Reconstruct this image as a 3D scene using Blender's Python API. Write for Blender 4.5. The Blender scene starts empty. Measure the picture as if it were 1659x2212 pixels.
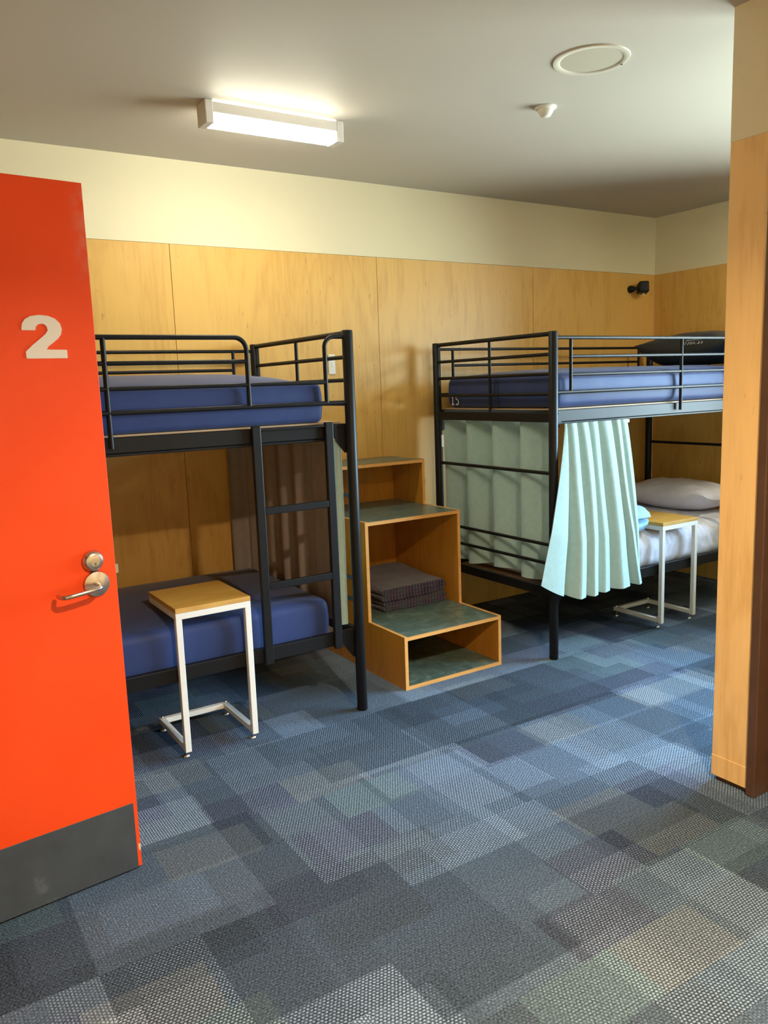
import bpy, bmesh, math, random
from mathutils import Vector, Matrix, noise

random.seed(7)
scene = bpy.context.scene
COL = scene.collection
PI = math.pi

# ------------------------------------------------------------------ materials
def new_mat(name):
    m = bpy.data.materials.new(name)
    m.use_nodes = True
    nt = m.node_tree
    for n in list(nt.nodes):
        nt.nodes.remove(n)
    out = nt.nodes.new('ShaderNodeOutputMaterial')
    b = nt.nodes.new('ShaderNodeBsdfPrincipled')
    nt.links.new(b.outputs[0], out.inputs[0])
    return m, nt, b

def L(nt, a, b):
    nt.links.new(a, b)

def node(nt, kind, **kw):
    n = nt.nodes.new(kind)
    for k, v in kw.items():
        setattr(n, k, v)
    return n

def math_n(nt, op, a, b=None, c=None):
    n = nt.nodes.new('ShaderNodeMath')
    n.operation = op
    for i, v in enumerate((a, b, c)):
        if v is None:
            continue
        if isinstance(v, (int, float)):
            n.inputs[i].default_value = v
        else:
            nt.links.new(v, n.inputs[i])
    return n.outputs[0]

def ramp(nt, fac, stops, interp='LINEAR'):
    r = nt.nodes.new('ShaderNodeValToRGB')
    r.color_ramp.interpolation = interp
    e = r.color_ramp.elements
    while len(e) < len(stops):
        e.new(0.5)
    for i, (p, c) in enumerate(stops):
        e[i].position = p
        e[i].color = (c[0], c[1], c[2], 1)
    nt.links.new(fac, r.inputs[0])
    return r.outputs[0]

def coords(nt, scale=(1, 1, 1), loc=(0, 0, 0), which='Object'):
    t = nt.nodes.new('ShaderNodeTexCoord')
    mp = nt.nodes.new('ShaderNodeMapping')
    mp.inputs['Scale'].default_value = scale
    mp.inputs['Location'].default_value = loc
    nt.links.new(t.outputs[which], mp.inputs[0])
    return mp.outputs[0]

def noise_n(nt, vec, scale, detail=3, rough=0.5, dist=0.0):
    n = nt.nodes.new('ShaderNodeTexNoise')
    n.inputs['Scale'].default_value = scale
    n.inputs['Detail'].default_value = detail
    n.inputs['Roughness'].default_value = rough
    n.inputs['Distortion'].default_value = dist
    nt.links.new(vec, n.inputs['Vector'])
    return n.outputs['Fac']

def bump(nt, bsdf, height, strength=0.3, dist=0.002):
    b = nt.nodes.new('ShaderNodeBump')
    b.inputs['Strength'].default_value = strength
    b.inputs['Distance'].default_value = dist
    nt.links.new(height, b.inputs['Height'])
    nt.links.new(b.outputs[0], bsdf.inputs['Normal'])

def spec(b, rough=0.5, s=0.5, metal=0.0, sheen=0.0):
    b.inputs['Roughness'].default_value = rough
    b.inputs['Specular IOR Level'].default_value = s
    b.inputs['Metallic'].default_value = metal
    if sheen:
        b.inputs['Sheen Weight'].default_value = sheen

def shade(c, f):
    return tuple(min(1, x * f) for x in c)

def mat_plain(name, col, rough=0.5, s=0.5, metal=0.0, var=0.06, nscale=6.0, bmp=0.0, bscale=300.0, sheen=0.0):
    m, nt, b = new_mat(name)
    v = coords(nt)
    f = noise_n(nt, v, nscale, 4)
    c = ramp(nt, f, [(0.3, shade(col, 1 - var)), (0.7, shade(col, 1 + var))])
    L(nt, c, b.inputs['Base Color'])
    spec(b, rough, s, metal, sheen)
    if bmp:
        bump(nt, b, noise_n(nt, v, bscale, 2), bmp, 0.001)
    return m

def mat_ply(name, col, dark, rough=0.45, grain='z', strength=1.0, s=0.4, seed=0.0):
    m, nt, b = new_mat(name)
    sc = {'z': (9, 9, 0.7), 'x': (0.7, 9, 9), 'y': (9, 0.7, 9)}[grain]
    v = coords(nt, sc, (seed, seed * 1.7, seed * 0.3))
    fine = noise_n(nt, v, 6.0, 6, 0.65, 0.4)
    sc2 = {'z': (1.6, 1.6, 0.35), 'x': (0.35, 1.6, 1.6), 'y': (1.6, 0.35, 1.6)}[grain]
    v2 = coords(nt, sc2, (seed + 3, seed, 1))
    fig = noise_n(nt, v2, 2.2, 3, 0.55, 1.2)
    rings = math_n(nt, 'PINGPONG', math_n(nt, 'MULTIPLY', fig, 9.0), 1.0)
    mixv = math_n(nt, 'ADD', math_n(nt, 'MULTIPLY', fine, 0.55), math_n(nt, 'MULTIPLY', rings, 0.18 * strength))
    mixv = math_n(nt, 'ADD', mixv, math_n(nt, 'MULTIPLY', fig, 0.27))
    c = ramp(nt, mixv, [(0.28, dark), (0.52, col), (0.78, shade(col, 1.07))])
    # scattered small dark pin marks
    v3 = coords(nt, {'z': (1, 1, 0.35), 'x': (0.35, 1, 1), 'y': (1, 0.35, 1)}[grain], (seed, 0, seed))
    pins = noise_n(nt, v3, 38.0, 2, 0.5)
    pinm = ramp(nt, pins, [(0.70, (0, 0, 0)), (0.76, (1, 1, 1))])
    mx = node(nt, 'ShaderNodeMix', data_type='RGBA')
    mx.inputs['B'].default_value = (*shade(dark, 0.72), 1)
    L(nt, math_n(nt, 'MULTIPLY', pinm, 0.5), mx.inputs['Factor'])
    L(nt, c, mx.inputs['A'])
    L(nt, mx.outputs['Result'], b.inputs['Base Color'])
    spec(b, rough, s)
    bump(nt, b, fine, 0.05, 0.001)
    return m

M = {}
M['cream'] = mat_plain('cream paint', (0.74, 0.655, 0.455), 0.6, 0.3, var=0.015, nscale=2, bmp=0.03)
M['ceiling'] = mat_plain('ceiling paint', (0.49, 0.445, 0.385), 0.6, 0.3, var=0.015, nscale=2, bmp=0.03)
M['ply'] = mat_ply('birch wall plywood', (0.69, 0.40, 0.105), (0.58, 0.31, 0.072), 0.42)
M['ply_nib'] = mat_ply('varnished plywood nib', (0.80, 0.50, 0.20), (0.66, 0.37, 0.12), 0.4, seed=4.2)
M['gap'] = mat_plain('shadow gap', (0.10, 0.04, 0.015), 0.7)
M['orange'] = None
M['white_letter'] = mat_plain('pale lettering', (0.75, 0.66, 0.58), 0.5, var=0.02)
M['black'] = mat_plain('black powder coat', (0.010, 0.0095, 0.0095), 0.42, 0.20, var=0.1)
M['satin'] = mat_plain('satin steel', (0.60, 0.53, 0.46), 0.28, 0.5, 1.0, var=0.05)
M['chrome'] = mat_plain('zinc foot', (0.7, 0.68, 0.66), 0.25, 0.5, 1.0, var=0.05)
M['keyhole'] = mat_plain('keyhole dark', (0.02, 0.015, 0.01), 0.6)
M['navy'] = mat_plain('navy vinyl', (0.029, 0.047, 0.142), 0.50, 0.16, var=0.08, nscale=9, bmp=0.05, bscale=700, sheen=0.12)
M['navy_dark'] = mat_plain('dark slate vinyl', (0.022, 0.030, 0.040), 0.42, 0.5, var=0.08)
M['tan'] = mat_plain('tan base board', (0.42, 0.27, 0.14), 0.6)
M['mint'] = mat_plain('mint curtain', (0.355, 0.475, 0.435), 0.8, 0.15, var=0.05, nscale=40, bmp=0.15, bscale=900)
M['lining'] = mat_plain('taupe curtain lining', (0.30, 0.245, 0.21), 0.6, 0.3, var=0.06, nscale=30)
M['sheet'] = mat_plain('white sheet', (0.74, 0.72, 0.80), 0.8, 0.2, var=0.02, nscale=20)
M['pillowcase'] = mat_plain('white pillowcase', (0.80, 0.76, 0.84), 0.75, 0.2, var=0.03, nscale=20)
M['duvet'] = mat_plain('pale blue duvet', (0.28, 0.45, 0.58), 0.7, 0.3, var=0.04, nscale=20)
M['veneer'] = mat_ply('honey varnished ply', (0.50, 0.20, 0.023), (0.38, 0.135, 0.012), 0.32, s=0.5, seed=2.2)
M['veneer_edge'] = mat_ply('pale ply edge', (0.74, 0.36, 0.10), (0.62, 0.27, 0.06), 0.4, 'x', seed=1.1)
M['table_wood'] = mat_ply('table top veneer', (0.63, 0.335, 0.062), (0.52, 0.255, 0.042), 0.4, 'x', 0.7, seed=6.6)
M['table_edge'] = mat_ply('table top edge', (0.66, 0.38, 0.10), (0.5, 0.25, 0.06), 0.4, 'x', 0.7, seed=6.6)
M['white_metal'] = mat_plain('cream white metal', (0.80, 0.76, 0.68), 0.4, 0.5, var=0.02)
M['white_plastic'] = mat_plain('white plastic', (0.78, 0.75, 0.66), 0.35, 0.5, var=0.02)
M['housing'] = mat_plain('pale grey lamp housing', (0.62, 0.57, 0.53), 0.4, 0.5, var=0.02)
M['rim'] = mat_plain('ceiling grille rim', (0.60, 0.55, 0.46), 0.5, 0.4, var=0.02)
M['grille'] = mat_plain('beige grille', (0.46, 0.42, 0.33), 0.7, 0.3, var=0.04, nscale=300)
M['brown'] = mat_plain('dark brown paint', (0.085, 0.040, 0.021), 0.4, 0.5, var=0.12, nscale=14)
M['kick'] = None
M['sticker'] = mat_plain('white sticker', (0.78, 0.75, 0.62), 0.5, var=0.02)
M['ink'] = mat_plain('faded ink', (0.42, 0.44, 0.44), 0.7)
M['alu'] = mat_plain('window frame aluminium', (0.55, 0.56, 0.57), 0.35, 0.5, 0.6, var=0.03)

def mat_orange():
    m, nt, b = new_mat('orange door paint')
    v = coords(nt)
    f = noise_n(nt, v, 3.0, 4)
    c = ramp(nt, f, [(0.3, (0.80, 0.060, 0.006)), (0.7, (0.86, 0.072, 0.010))])
    # rubbed pale streak at the leading edge near the top, pale chips low on the edge
    sx = node(nt, 'ShaderNodeSeparateXYZ'); L(nt, v, sx.inputs[0])
    e1 = ramp(nt, math_n(nt, 'MULTIPLY', sx.outputs[0], -1.0), [(0.0, (1, 1, 1)), (0.045, (0, 0, 0))])
    e2 = ramp(nt, math_n(nt, 'MULTIPLY', sx.outputs[2], 0.4), [(0.70, (0, 0, 0)), (0.74, (1, 1, 1)), (0.80, (1, 1, 1)), (0.83, (0, 0, 0))])
    nz = ramp(nt, noise_n(nt, v, 26.0, 4), [(0.38, (0, 0, 0)), (0.6, (1, 1, 1))])
    fac = math_n(nt, 'MULTIPLY', math_n(nt, 'MULTIPLY', e1, e2), math_n(nt, 'MULTIPLY', nz, 0.55))
    mx = node(nt, 'ShaderNodeMix', data_type='RGBA')
    mx.inputs['B'].default_value = (0.72, 0.22, 0.15, 1)
    L(nt, fac, mx.inputs['Factor']); L(nt, c, mx.inputs['A'])
    ch = ramp(nt, math_n(nt, 'MULTIPLY', sx.outputs[0], -1.0), [(0.0, (1, 1, 1)), (0.004, (1, 1, 1)), (0.007, (0, 0, 0))])
    cz = ramp(nt, sx.outputs[2], [(0.30, (1, 1, 1)), (0.36, (0, 0, 0))])
    cn = ramp(nt, noise_n(nt, coords(nt, (1, 1, 1), (0, 0, 5)), 21.0, 2), [(0.60, (0, 0, 0)), (0.63, (1, 1, 1))])
    fac2 = math_n(nt, 'MULTIPLY', math_n(nt, 'MULTIPLY', ch, cz), cn)
    mx2 = node(nt, 'ShaderNodeMix', data_type='RGBA')
    mx2.inputs['B'].default_value = (0.75, 0.55, 0.3, 1)
    L(nt, fac2, mx2.inputs['Factor']); L(nt, mx.outputs['Result'], mx2.inputs['A'])
    L(nt, mx2.outputs['Result'], b.inputs['Base Color'])
    spec(b, 0.5, 0.25)
    bump(nt, b, noise_n(nt, v, 220, 2), 0.03, 0.001)
    return m
M['orange'] = mat_orange()

def mat_kick():
    m, nt, b = new_mat('scuffed black kick plate')
    v = coords(nt)
    f = noise_n(nt, v, 9.0, 5, 0.6)
    c = ramp(nt, f, [(0.35, (0.046, 0.053, 0.062)), (0.62, (0.060, 0.069, 0.080)), (0.74, (0.115, 0.125, 0.14))])
    L(nt, c, b.inputs['Base Color'])
    spec(b, 0.42, 0.5)
    return m
M['kick'] = mat_kick()

def mat_lino():
    m, nt, b = new_mat('green marbled lino')
    v = coords(nt)
    f = noise_n(nt, v, 14.0, 6, 0.7, 1.0)
    c = ramp(nt, f, [(0.30, (0.050, 0.078, 0.062)), (0.52, (0.095, 0.138, 0.110)), (0.70, (0.19, 0.25, 0.205))])
    L(nt, c, b.inputs['Base Color'])
    spec(b, 0.30, 0.5)
    return m
M['lino'] = mat_lino()

def mat_plaid():
    m, nt, b = new_mat('plaid wool')
    v = coords(nt)
    s = node(nt, 'ShaderNodeSeparateXYZ'); L(nt, v, s.inputs[0])
    def lines(o, per, w):
        fr = math_n(nt, 'FRACT', math_n(nt, 'DIVIDE', o, per))
        return math_n(nt, 'LESS_THAN', fr, w)
    lx = lines(s.outputs[0], 0.020, 0.18)
    ly = lines(s.outputs[1], 0.030, 0.2)
    bx = lines(s.outputs[0], 0.104, 0.5)
    by = lines(s.outputs[1], 0.112, 0.5)
    base = ramp(nt, math_n(nt, 'MULTIPLY', math_n(nt, 'ADD', bx, by), 0.5),
                [(0.0, (0.026, 0.018, 0.034)), (0.5, (0.050, 0.026, 0.056)), (1.0, (0.040, 0.040, 0.054))])
    fac = math_n(nt, 'MULTIPLY', math_n(nt, 'ADD', lx, ly), 0.35)
    mx = node(nt, 'ShaderNodeMix', data_type='RGBA')
    mx.inputs['B'].default_value = (0.34, 0.31, 0.38, 1)
    L(nt, fac, mx.inputs['Factor']); L(nt, base, mx.inputs['A'])
    L(nt, mx.outputs['Result'], b.inputs['Base Color'])
    spec(b, 0.9, 0.1, sheen=0.3)
    bump(nt, b, noise_n(nt, v, 400, 3), 0.5, 0.002)
    return m
M['plaid'] = mat_plaid()

def mat_carpet():
    m, nt, b = new_mat('patchwork carpet tiles')
    v = coords(nt, (1, 1, 1), (0.17, 0.03, 0))
    s = node(nt, 'ShaderNodeSeparateXYZ'); L(nt, v, s.inputs[0])
    x, y = s.outputs[0], s.outputs[1]
    def cell(sx, sy, seed, stagger=0.0):
        iy = math_n(nt, 'FLOOR', math_n(nt, 'DIVIDE', y, sy))
        xx = x
        if stagger:
            xx = math_n(nt, 'ADD', x, math_n(nt, 'MULTIPLY', iy, stagger))
        ix = math_n(nt, 'FLOOR', math_n(nt, 'DIVIDE', xx, sx))
        cb = node(nt, 'ShaderNodeCombineXYZ')
        L(nt, ix, cb.inputs[0]); L(nt, iy, cb.inputs[1]); cb.inputs[2].default_value = seed
        w = node(nt, 'ShaderNodeTexWhiteNoise', noise_dimensions='3D')
        L(nt, cb.outputs[0], w.inputs['Vector'])
        return w.outputs['Value'], w.outputs['Color']
    t, tc = cell(0.5, 0.5, 1.0)
    a, ac = cell(0.46, 0.23, 2.0, 0.117)
    c, cc = cell(0.20, 0.50, 3.0, 0.21)
    d, dc = cell(0.31, 0.19, 4.0, 0.09)
    # rows of loop pile; direction flips from tile to tile
    flip = math_n(nt, 'GREATER_THAN', t, 0.5)
    inv = math_n(nt, 'SUBTRACT', 1.0, flip)
    p = math_n(nt, 'ADD', math_n(nt, 'MULTIPLY', x, flip), math_n(nt, 'MULTIPLY', y, inv))
    q = math_n(nt, 'ADD', math_n(nt, 'MULTIPLY', y, flip), math_n(nt, 'MULTIPLY', x, inv))
    rowi = math_n(nt, 'FLOOR', math_n(nt, 'DIVIDE', p, 0.0085))
    row = math_n(nt, 'ABSOLUTE', math_n(nt, 'SINE', math_n(nt, 'MULTIPLY', p, PI / 0.0085)))
    stag = math_n(nt, 'MULTIPLY', math_n(nt, 'MODULO', rowi, 2.0), 0.5 * PI)
    loop = math_n(nt, 'ABSOLUTE', math_n(nt, 'SINE', math_n(nt, 'ADD', math_n(nt, 'MULTIPLY', q, PI / 0.011), stag)))
    weave = math_n(nt, 'MULTIPLY', row, loop)
    nf = noise_n(nt, v, 150.0, 3, 0.8)
    strong = ramp(nt, math_n(nt, 'ADD', math_n(nt, 'MULTIPLY', a, 0.5), math_n(nt, 'MULTIPLY', c, 0.5)), [(0.35, (0, 0, 0)), (0.6, (1, 1, 1))])
    pile = math_n(nt, 'ADD', math_n(nt, 'MULTIPLY', math_n(nt, 'SUBTRACT', weave, 0.4), math_n(nt, 'ADD', math_n(nt, 'MULTIPLY', strong, 0.9), 0.25)),
                  math_n(nt, 'MULTIPLY', math_n(nt, 'SUBTRACT', nf, 0.5), 2.0))
    val = math_n(nt, 'ADD', math_n(nt, 'MULTIPLY', t, 0.22), math_n(nt, 'MULTIPLY', a, 0.24))
    val = math_n(nt, 'ADD', val, 0.13)
    val = math_n(nt, 'ADD', val, math_n(nt, 'MULTIPLY', c, 0.14))
    val = math_n(nt, 'ADD', val, math_n(nt, 'MULTIPLY', d, 0.14))
    val = math_n(nt, 'ADD', val, math_n(nt, 'MULTIPLY', pile, 0.62))
    col = ramp(nt, val, [(0.10, (0.012, 0.015, 0.019)), (0.40, (0.054, 0.074, 0.102)), (0.62, (0.105, 0.142, 0.192)), (0.95, (0.30, 0.38, 0.48))])
    hue = ramp(nt, d, [(0.0, (1.02, 0.95, 1.03)), (0.12, (1.0, 1.0, 1.0)), (0.5, (0.96, 1.0, 1.05)), (0.80, (1.09, 1.0, 0.90)), (0.94, (0.95, 1.03, 0.94)), (1.0, (0.95, 1.03, 0.94))], 'CONSTANT')
    mx = node(nt, 'ShaderNodeMix', data_type='RGBA', blend_type='MULTIPLY')
    mx.inputs['Factor'].default_value = 1.0
    L(nt, col, mx.inputs['A']); L(nt, hue, mx.inputs['B'])
    L(nt, mx.outputs['Result'], b.inputs['Base Color'])
    spec(b, 0.95, 0.1)
    bump(nt, b, pile, 0.55, 0.004)
    return m
M['carpet'] = mat_carpet()

def mat_emit(name, col, strength):
    m, nt, b = new_mat(name)
    b.inputs['Base Color'].default_value = (0.9, 0.9, 0.88, 1)
    b.inputs['Emission Color'].default_value = (*col, 1)
    b.inputs['Emission Strength'].default_value = strength
    return m
TUBE = (1.0, 0.96, 0.76)
M['diffuser'] = mat_emit('lit diffuser', TUBE, 78.0)
M['diffuser_side'] = mat_emit('lit diffuser side', TUBE, 22.0)
M['added_uplight'] = mat_emit('lit diffuser top slot', TUBE, 30.0)  # emission for strips added to light the ceiling around the fitting
M['diffuser_b'] = mat_emit('lit diffuser of the second fitting', TUBE, 125.0)
M['added_uplight_b'] = mat_emit('added glow slot of the second fitting', TUBE, 60.0)
M['downlight'] = mat_emit('lit downlight lens', (1.0, 0.76, 0.47), 20.0)

def mat_glass():
    m = bpy.data.materials.new('window glass')
    m.use_nodes = True
    nt = m.node_tree
    for n in list(nt.nodes):
        nt.nodes.remove(n)
    o = nt.nodes.new('ShaderNodeOutputMaterial')
    t = nt.nodes.new('ShaderNodeBsdfTransparent')
    t.inputs[0].default_value = (0.96, 0.98, 0.98, 1)
    g = nt.nodes.new('ShaderNodeBsdfGlossy')
    g.inputs['Roughness'].default_value = 0.02
    f = nt.nodes.new('ShaderNodeFresnel')
    f.inputs['IOR'].default_value = 1.35
    mx = nt.nodes.new('ShaderNodeMixShader')
    L(nt, f.outputs[0], mx.inputs[0]); L(nt, t.outputs[0], mx.inputs[1]); L(nt, g.outputs[0], mx.inputs[2])
    L(nt, mx.outputs[0], o.inputs[0])
    return m
M['glass'] = mat_glass()

# ------------------------------------------------------------------ mesh helpers
class MB:
    """collects shapes, then links them as ONE mesh object"""
    def __init__(self):
        self.bm = bmesh.new()
        self.mats = []
    def mi(self, mat):
        if mat not in self.mats:
            self.mats.append(mat)
        return self.mats.index(mat)
    def box(self, lo, hi, bevel=0.0, seg=2, mat=0, rot=None, front=None):
        lo, hi = Vector(lo), Vector(hi)
        r = bmesh.ops.create_cube(self.bm, size=1.0)
        vs = r['verts']
        c, s = (lo + hi) / 2, hi - lo
        for v in vs:
            v.co = Vector((v.co.x * s.x, v.co.y * s.y, v.co.z * s.z))
            if rot is not None:
                v.co = rot @ v.co
            v.co += c
        fs = list({f for v in vs for f in v.link_faces})
        for f in fs:
            f.material_index = mat
        if front is not None:
            for f in fs:
                f.normal_update()
                if f.normal.y < -0.9:
                    f.material_index = front
        if bevel > 0:
            es = list({e for v in vs for e in v.link_edges})
            bmesh.ops.bevel(self.bm, geom=es, offset=bevel, segments=seg, profile=0.5, affect='EDGES')
        return self
    def tube(self, pts, r, seg=12, mat=0, cap=True):
        pts = [Vector(p) for p in pts]
        n = len(pts)
        rings = []
        prev = None
        for i, p in enumerate(pts):
            if i == 0: d = pts[1] - p
            elif i == n - 1: d = p - pts[i - 1]
            else: d = (pts[i + 1] - p).normalized() + (p - pts[i - 1]).normalized()
            d.normalize()
            if prev is None:
                a = Vector((0, 0, 1)) if abs(d.z) < 0.9 else Vector((1, 0, 0))
                u = d.cross(a).normalized()
            else:
                u = (prev - d * prev.dot(d)).normalized()
            prev = u
            w = d.cross(u)
            rr = r[i] if isinstance(r, (list, tuple)) else r
            rings.append([self.bm.verts.new(p + (u * math.cos(2 * PI * k / seg) + w * math.sin(2 * PI * k / seg)) * rr) for k in range(seg)])
        for i in range(n - 1):
            for k in range(seg):
                f = self.bm.faces.new((rings[i][k], rings[i][(k + 1) % seg], rings[i + 1][(k + 1) % seg], rings[i + 1][k]))
                f.material_index = mat; f.smooth = True
        if cap:
            f = self.bm.faces.new(list(reversed(rings[0]))); f.material_index = mat
            f = self.bm.faces.new(rings[-1]); f.material_index = mat
        return self
    def lathe(self, c, axis, prof, seg=32, mat=0):
        """prof: list of (radius, height along axis)"""
        axis = Vector(axis).normalized()
        a = Vector((0, 0, 1)) if abs(axis.z) < 0.9 else Vector((1, 0, 0))
        u = axis.cross(a).normalized(); w = axis.cross(u)
        c = Vector(c)
        rings = []
        for (r, h) in prof:
            if r < 1e-6:
                rings.append([self.bm.verts.new(c + axis * h)])
            else:
                rings.append([self.bm.verts.new(c + axis * h + (u * math.cos(2 * PI * k / seg) + w * math.sin(2 * PI * k / seg)) * r) for k in range(seg)])
        for i in range(len(rings) - 1):
            A, B = rings[i], rings[i + 1]
            for k in range(seg):
                k2 = (k + 1) % seg
                if len(A) == 1 and len(B) == 1: continue
                if len(A) == 1: vs = (A[0], B[k2], B[k])
                elif len(B) == 1: vs = (A[k], A[k2], B[0])
                else: vs = (A[k], A[k2], B[k2], B[k])
                f = self.bm.faces.new(vs); f.material_index = mat; f.smooth = True
        return self
    def prism(self, poly, ax, lo, hi, mat=0, bevel=0.0):
        """poly in the two other axes, extruded along ax from lo to hi"""
        idx = {'x': (1, 2, 0), 'y': (0, 2, 1), 'z': (0, 1, 2)}[ax]
        def P(p, h):
            v = [0, 0, 0]; v[idx[0]] = p[0]; v[idx[1]] = p[1]; v[idx[2]] = h
            return v
        A = [self.bm.verts.new(P(p, lo)) for p in poly]
        B = [self.bm.verts.new(P(p, hi)) for p in poly]
        n = len(poly)
        fs = [self.bm.faces.new(A), self.bm.faces.new(list(reversed(B)))]
        for i in range(n):
            fs.append(self.bm.faces.new((A[i], B[i], B[(i + 1) % n], A[(i + 1) % n])))
        for f in fs: f.material_index = mat
        if n > 4:
            for f in fs[:2]: f.normal_update()
            bmesh.ops.triangulate(self.bm, faces=fs[:2], ngon_method='EAR_CLIP')
        return self
    def grid(self, fn, nu, nv, mat=0, smooth=True):
        V = [[self.bm.verts.new(fn(i / nu, j / nv)) for j in range(nv + 1)] for i in range(nu + 1)]
        for i in range(nu):
            for j in range(nv):
                f = self.bm.faces.new((V[i][j], V[i + 1][j], V[i + 1][j + 1], V[i][j + 1]))
                f.material_index = mat; f.smooth = smooth
        return V
    def rounded(self, lo, hi, r, n=(24, 16, 6), fn=None, mat=0):
        """grid box whose corners are rounded with radius r; fn deforms the points"""
        lo, hi = Vector(lo), Vector(hi)
        cache = {}
        def vert(p):
            key = (round(p.x, 5), round(p.y, 5), round(p.z, 5))
            if key in cache: return cache[key]
            q = Vector((min(max(p.x, lo.x + r), hi.x - r), min(max(p.y, lo.y + r), hi.y - r), min(max(p.z, lo.z + r), hi.z - r)))
            d = p - q
            o = q + d.normalized() * r if d.length > 1e-9 else p.copy()
            if fn: o = fn(o)
            cache[key] = self.bm.verts.new(o)
            return cache[key]
        def lin(a, b, k):
            # extra lines near the ends so the rounding is smooth
            t = [a, a + r * 0.15, a + r * 0.4, a + r * 0.7, a + r]
            for i in range(1, k): t.append(a + r + (b - a - 2 * r) * i / k)
            t += [b - r, b - r * 0.7, b - r * 0.4, b - r * 0.15, b]
            return t
        X, Y, Z = lin(lo.x, hi.x, n[0]), lin(lo.y, hi.y, n[1]), lin(lo.z, hi.z, n[2])
        def face(A, B, mk, flip):
            for i in range(len(A) - 1):
                for j in range(len(B) - 1):
                    vs = [vert(mk(A[i], B[j])), vert(mk(A[i + 1], B[j])), vert(mk(A[i + 1], B[j + 1])), vert(mk(A[i], B[j + 1]))]
                    if flip: vs.reverse()
                    try:
                        f = self.bm.faces.new(vs); f.smooth = True; f.material_index = mat
                    except ValueError:
                        pass
        face(X, Y, lambda a, b: Vector((a, b, hi.z)), False)
        face(X, Y, lambda a, b: Vector((a, b, lo.z)), True)
        face(X, Z, lambda a, b: Vector((a, lo.y, b)), False)
        face(X, Z, lambda a, b: Vector((a, hi.y, b)), True)
        face(Y, Z, lambda a, b: Vector((hi.x, a, b)), False)
        face(Y, Z, lambda a, b: Vector((lo.x, a, b)), True)
        return self
    def ribbon(self, pts, w, plane, off, thick=0.0012, mat=0):
        """flat stroke through 2-D points; plane(u, v, h) gives the 3-D point"""
        pts = [Vector((p[0], p[1])) for p in pts]
        n = len(pts)
        Lf, Rt = [], []
        for i in range(n):
            a = pts[max(i - 1, 0)]; b = pts[min(i + 1, n - 1)]
            d = (b - a).normalized(); nn = Vector((-d.y, d.x)) * w / 2
            Lf.append(pts[i] + nn); Rt.append(pts[i] - nn)
        vs = [[self.bm.verts.new(plane(p.x, p.y, h)) for p in Lf + Rt] for h in (off, off + thick)]
        for i in range(n - 1):
            for lev, fl in ((0, True), (1, False)):
                q = [vs[lev][i], vs[lev][i + 1], vs[lev][n + i + 1], vs[lev][n + i]]
                if fl: q.reverse()
                f = self.bm.faces.new(q); f.material_index = mat
            for o in (0, n):
                f = self.bm.faces.new((vs[0][o + i], vs[0][o + i + 1], vs[1][o + i + 1], vs[1][o + i])); f.material_index = mat
        return self
    def build(self, name, mats, parent=None, loc=None, smooth_angle=None):
        bmesh.ops.recalc_face_normals(self.bm, faces=self.bm.faces)
        me = bpy.data.meshes.new(name)
        self.bm.to_mesh(me); self.bm.free()
        if not isinstance(mats, (list, tuple)): mats = [mats]
        for m in mats: me.materials.append(m)
        if me.polygons and sum(p.use_smooth for p in me.polygons) > 0.7 * len(me.polygons):
            me.set_sharp_from_angle(angle=math.radians(42))
        o = bpy.data.objects.new(name, me)
        COL.objects.link(o)
        if parent is not None: o.parent = parent
        if loc is not None: o.location = loc
        return o

def solidify(o, t, offset=-1):
    md = o.modifiers.new('thickness', 'SOLIDIFY'); md.thickness = t; md.offset = offset

def tag(o, label, cat, group=None, kind=None):
    o['label'] = label; o['category'] = cat
    if group: o['group'] = group
    if kind: o['kind'] = kind
    return o

def empty(name, loc, rz=0.0):
    o = bpy.data.objects.new(name, None)
    o.empty_display_size = 0.1
    COL.objects.link(o)
    o.location = loc; o.rotation_euler = (0, 0, rz)
    return o

def struct(o, label, cat):
    o['kind'] = 'structure'
    return tag(o, label, cat)

# ------------------------------------------------------------------ room dimensions (metres)
XL, XR = -0.36, 5.016          # left wall, right wall
YB, YF = 4.072, -1.35          # back wall, wall behind the camera
HC, HP = 2.612, 2.207          # ceiling height, top of the plywood
NX, NY = 2.4526, 1.700         # corner of the wall nib on the right
FY = 1.557                     # where the nib meets the brown door frame

struct(MB().box((-1.9, YF - 0.12, -0.06), (XR + 0.12, YB + 0.12, 0.0)).build('floor', M['carpet']), 'grey blue patchwork carpet tile floor', 'floor')
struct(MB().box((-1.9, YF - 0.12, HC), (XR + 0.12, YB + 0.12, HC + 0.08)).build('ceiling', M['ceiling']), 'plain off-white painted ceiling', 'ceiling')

# back wall: painted board above, plywood sheets below
wb = MB().box((XL - 0.12, YB + 0.012, 0.0), (XR + 0.12, YB + 0.12, HP - 0.002), mat=1)
wb.box((XL - 0.12, YB, HP), (XR + 0.12, YB + 0.12, HC))
wall_back = struct(wb.build('wall_back', [M['cream'], M['gap']]), 'long back wall, cream paint above plywood sheets', 'wall')
edges = [XL, 0.131, 1.354, 2.577, 3.800, XR]
for i in range(5):
    a, b_ = edges[i], edges[i + 1]
    MB().box((a + 0.0012, YB, 0.004), (b_ - 0.0012, YB + 0.012, HP - 0.0015), 0.0008, 1).build('plywood_panel', M['ply'], wall_back)

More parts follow.
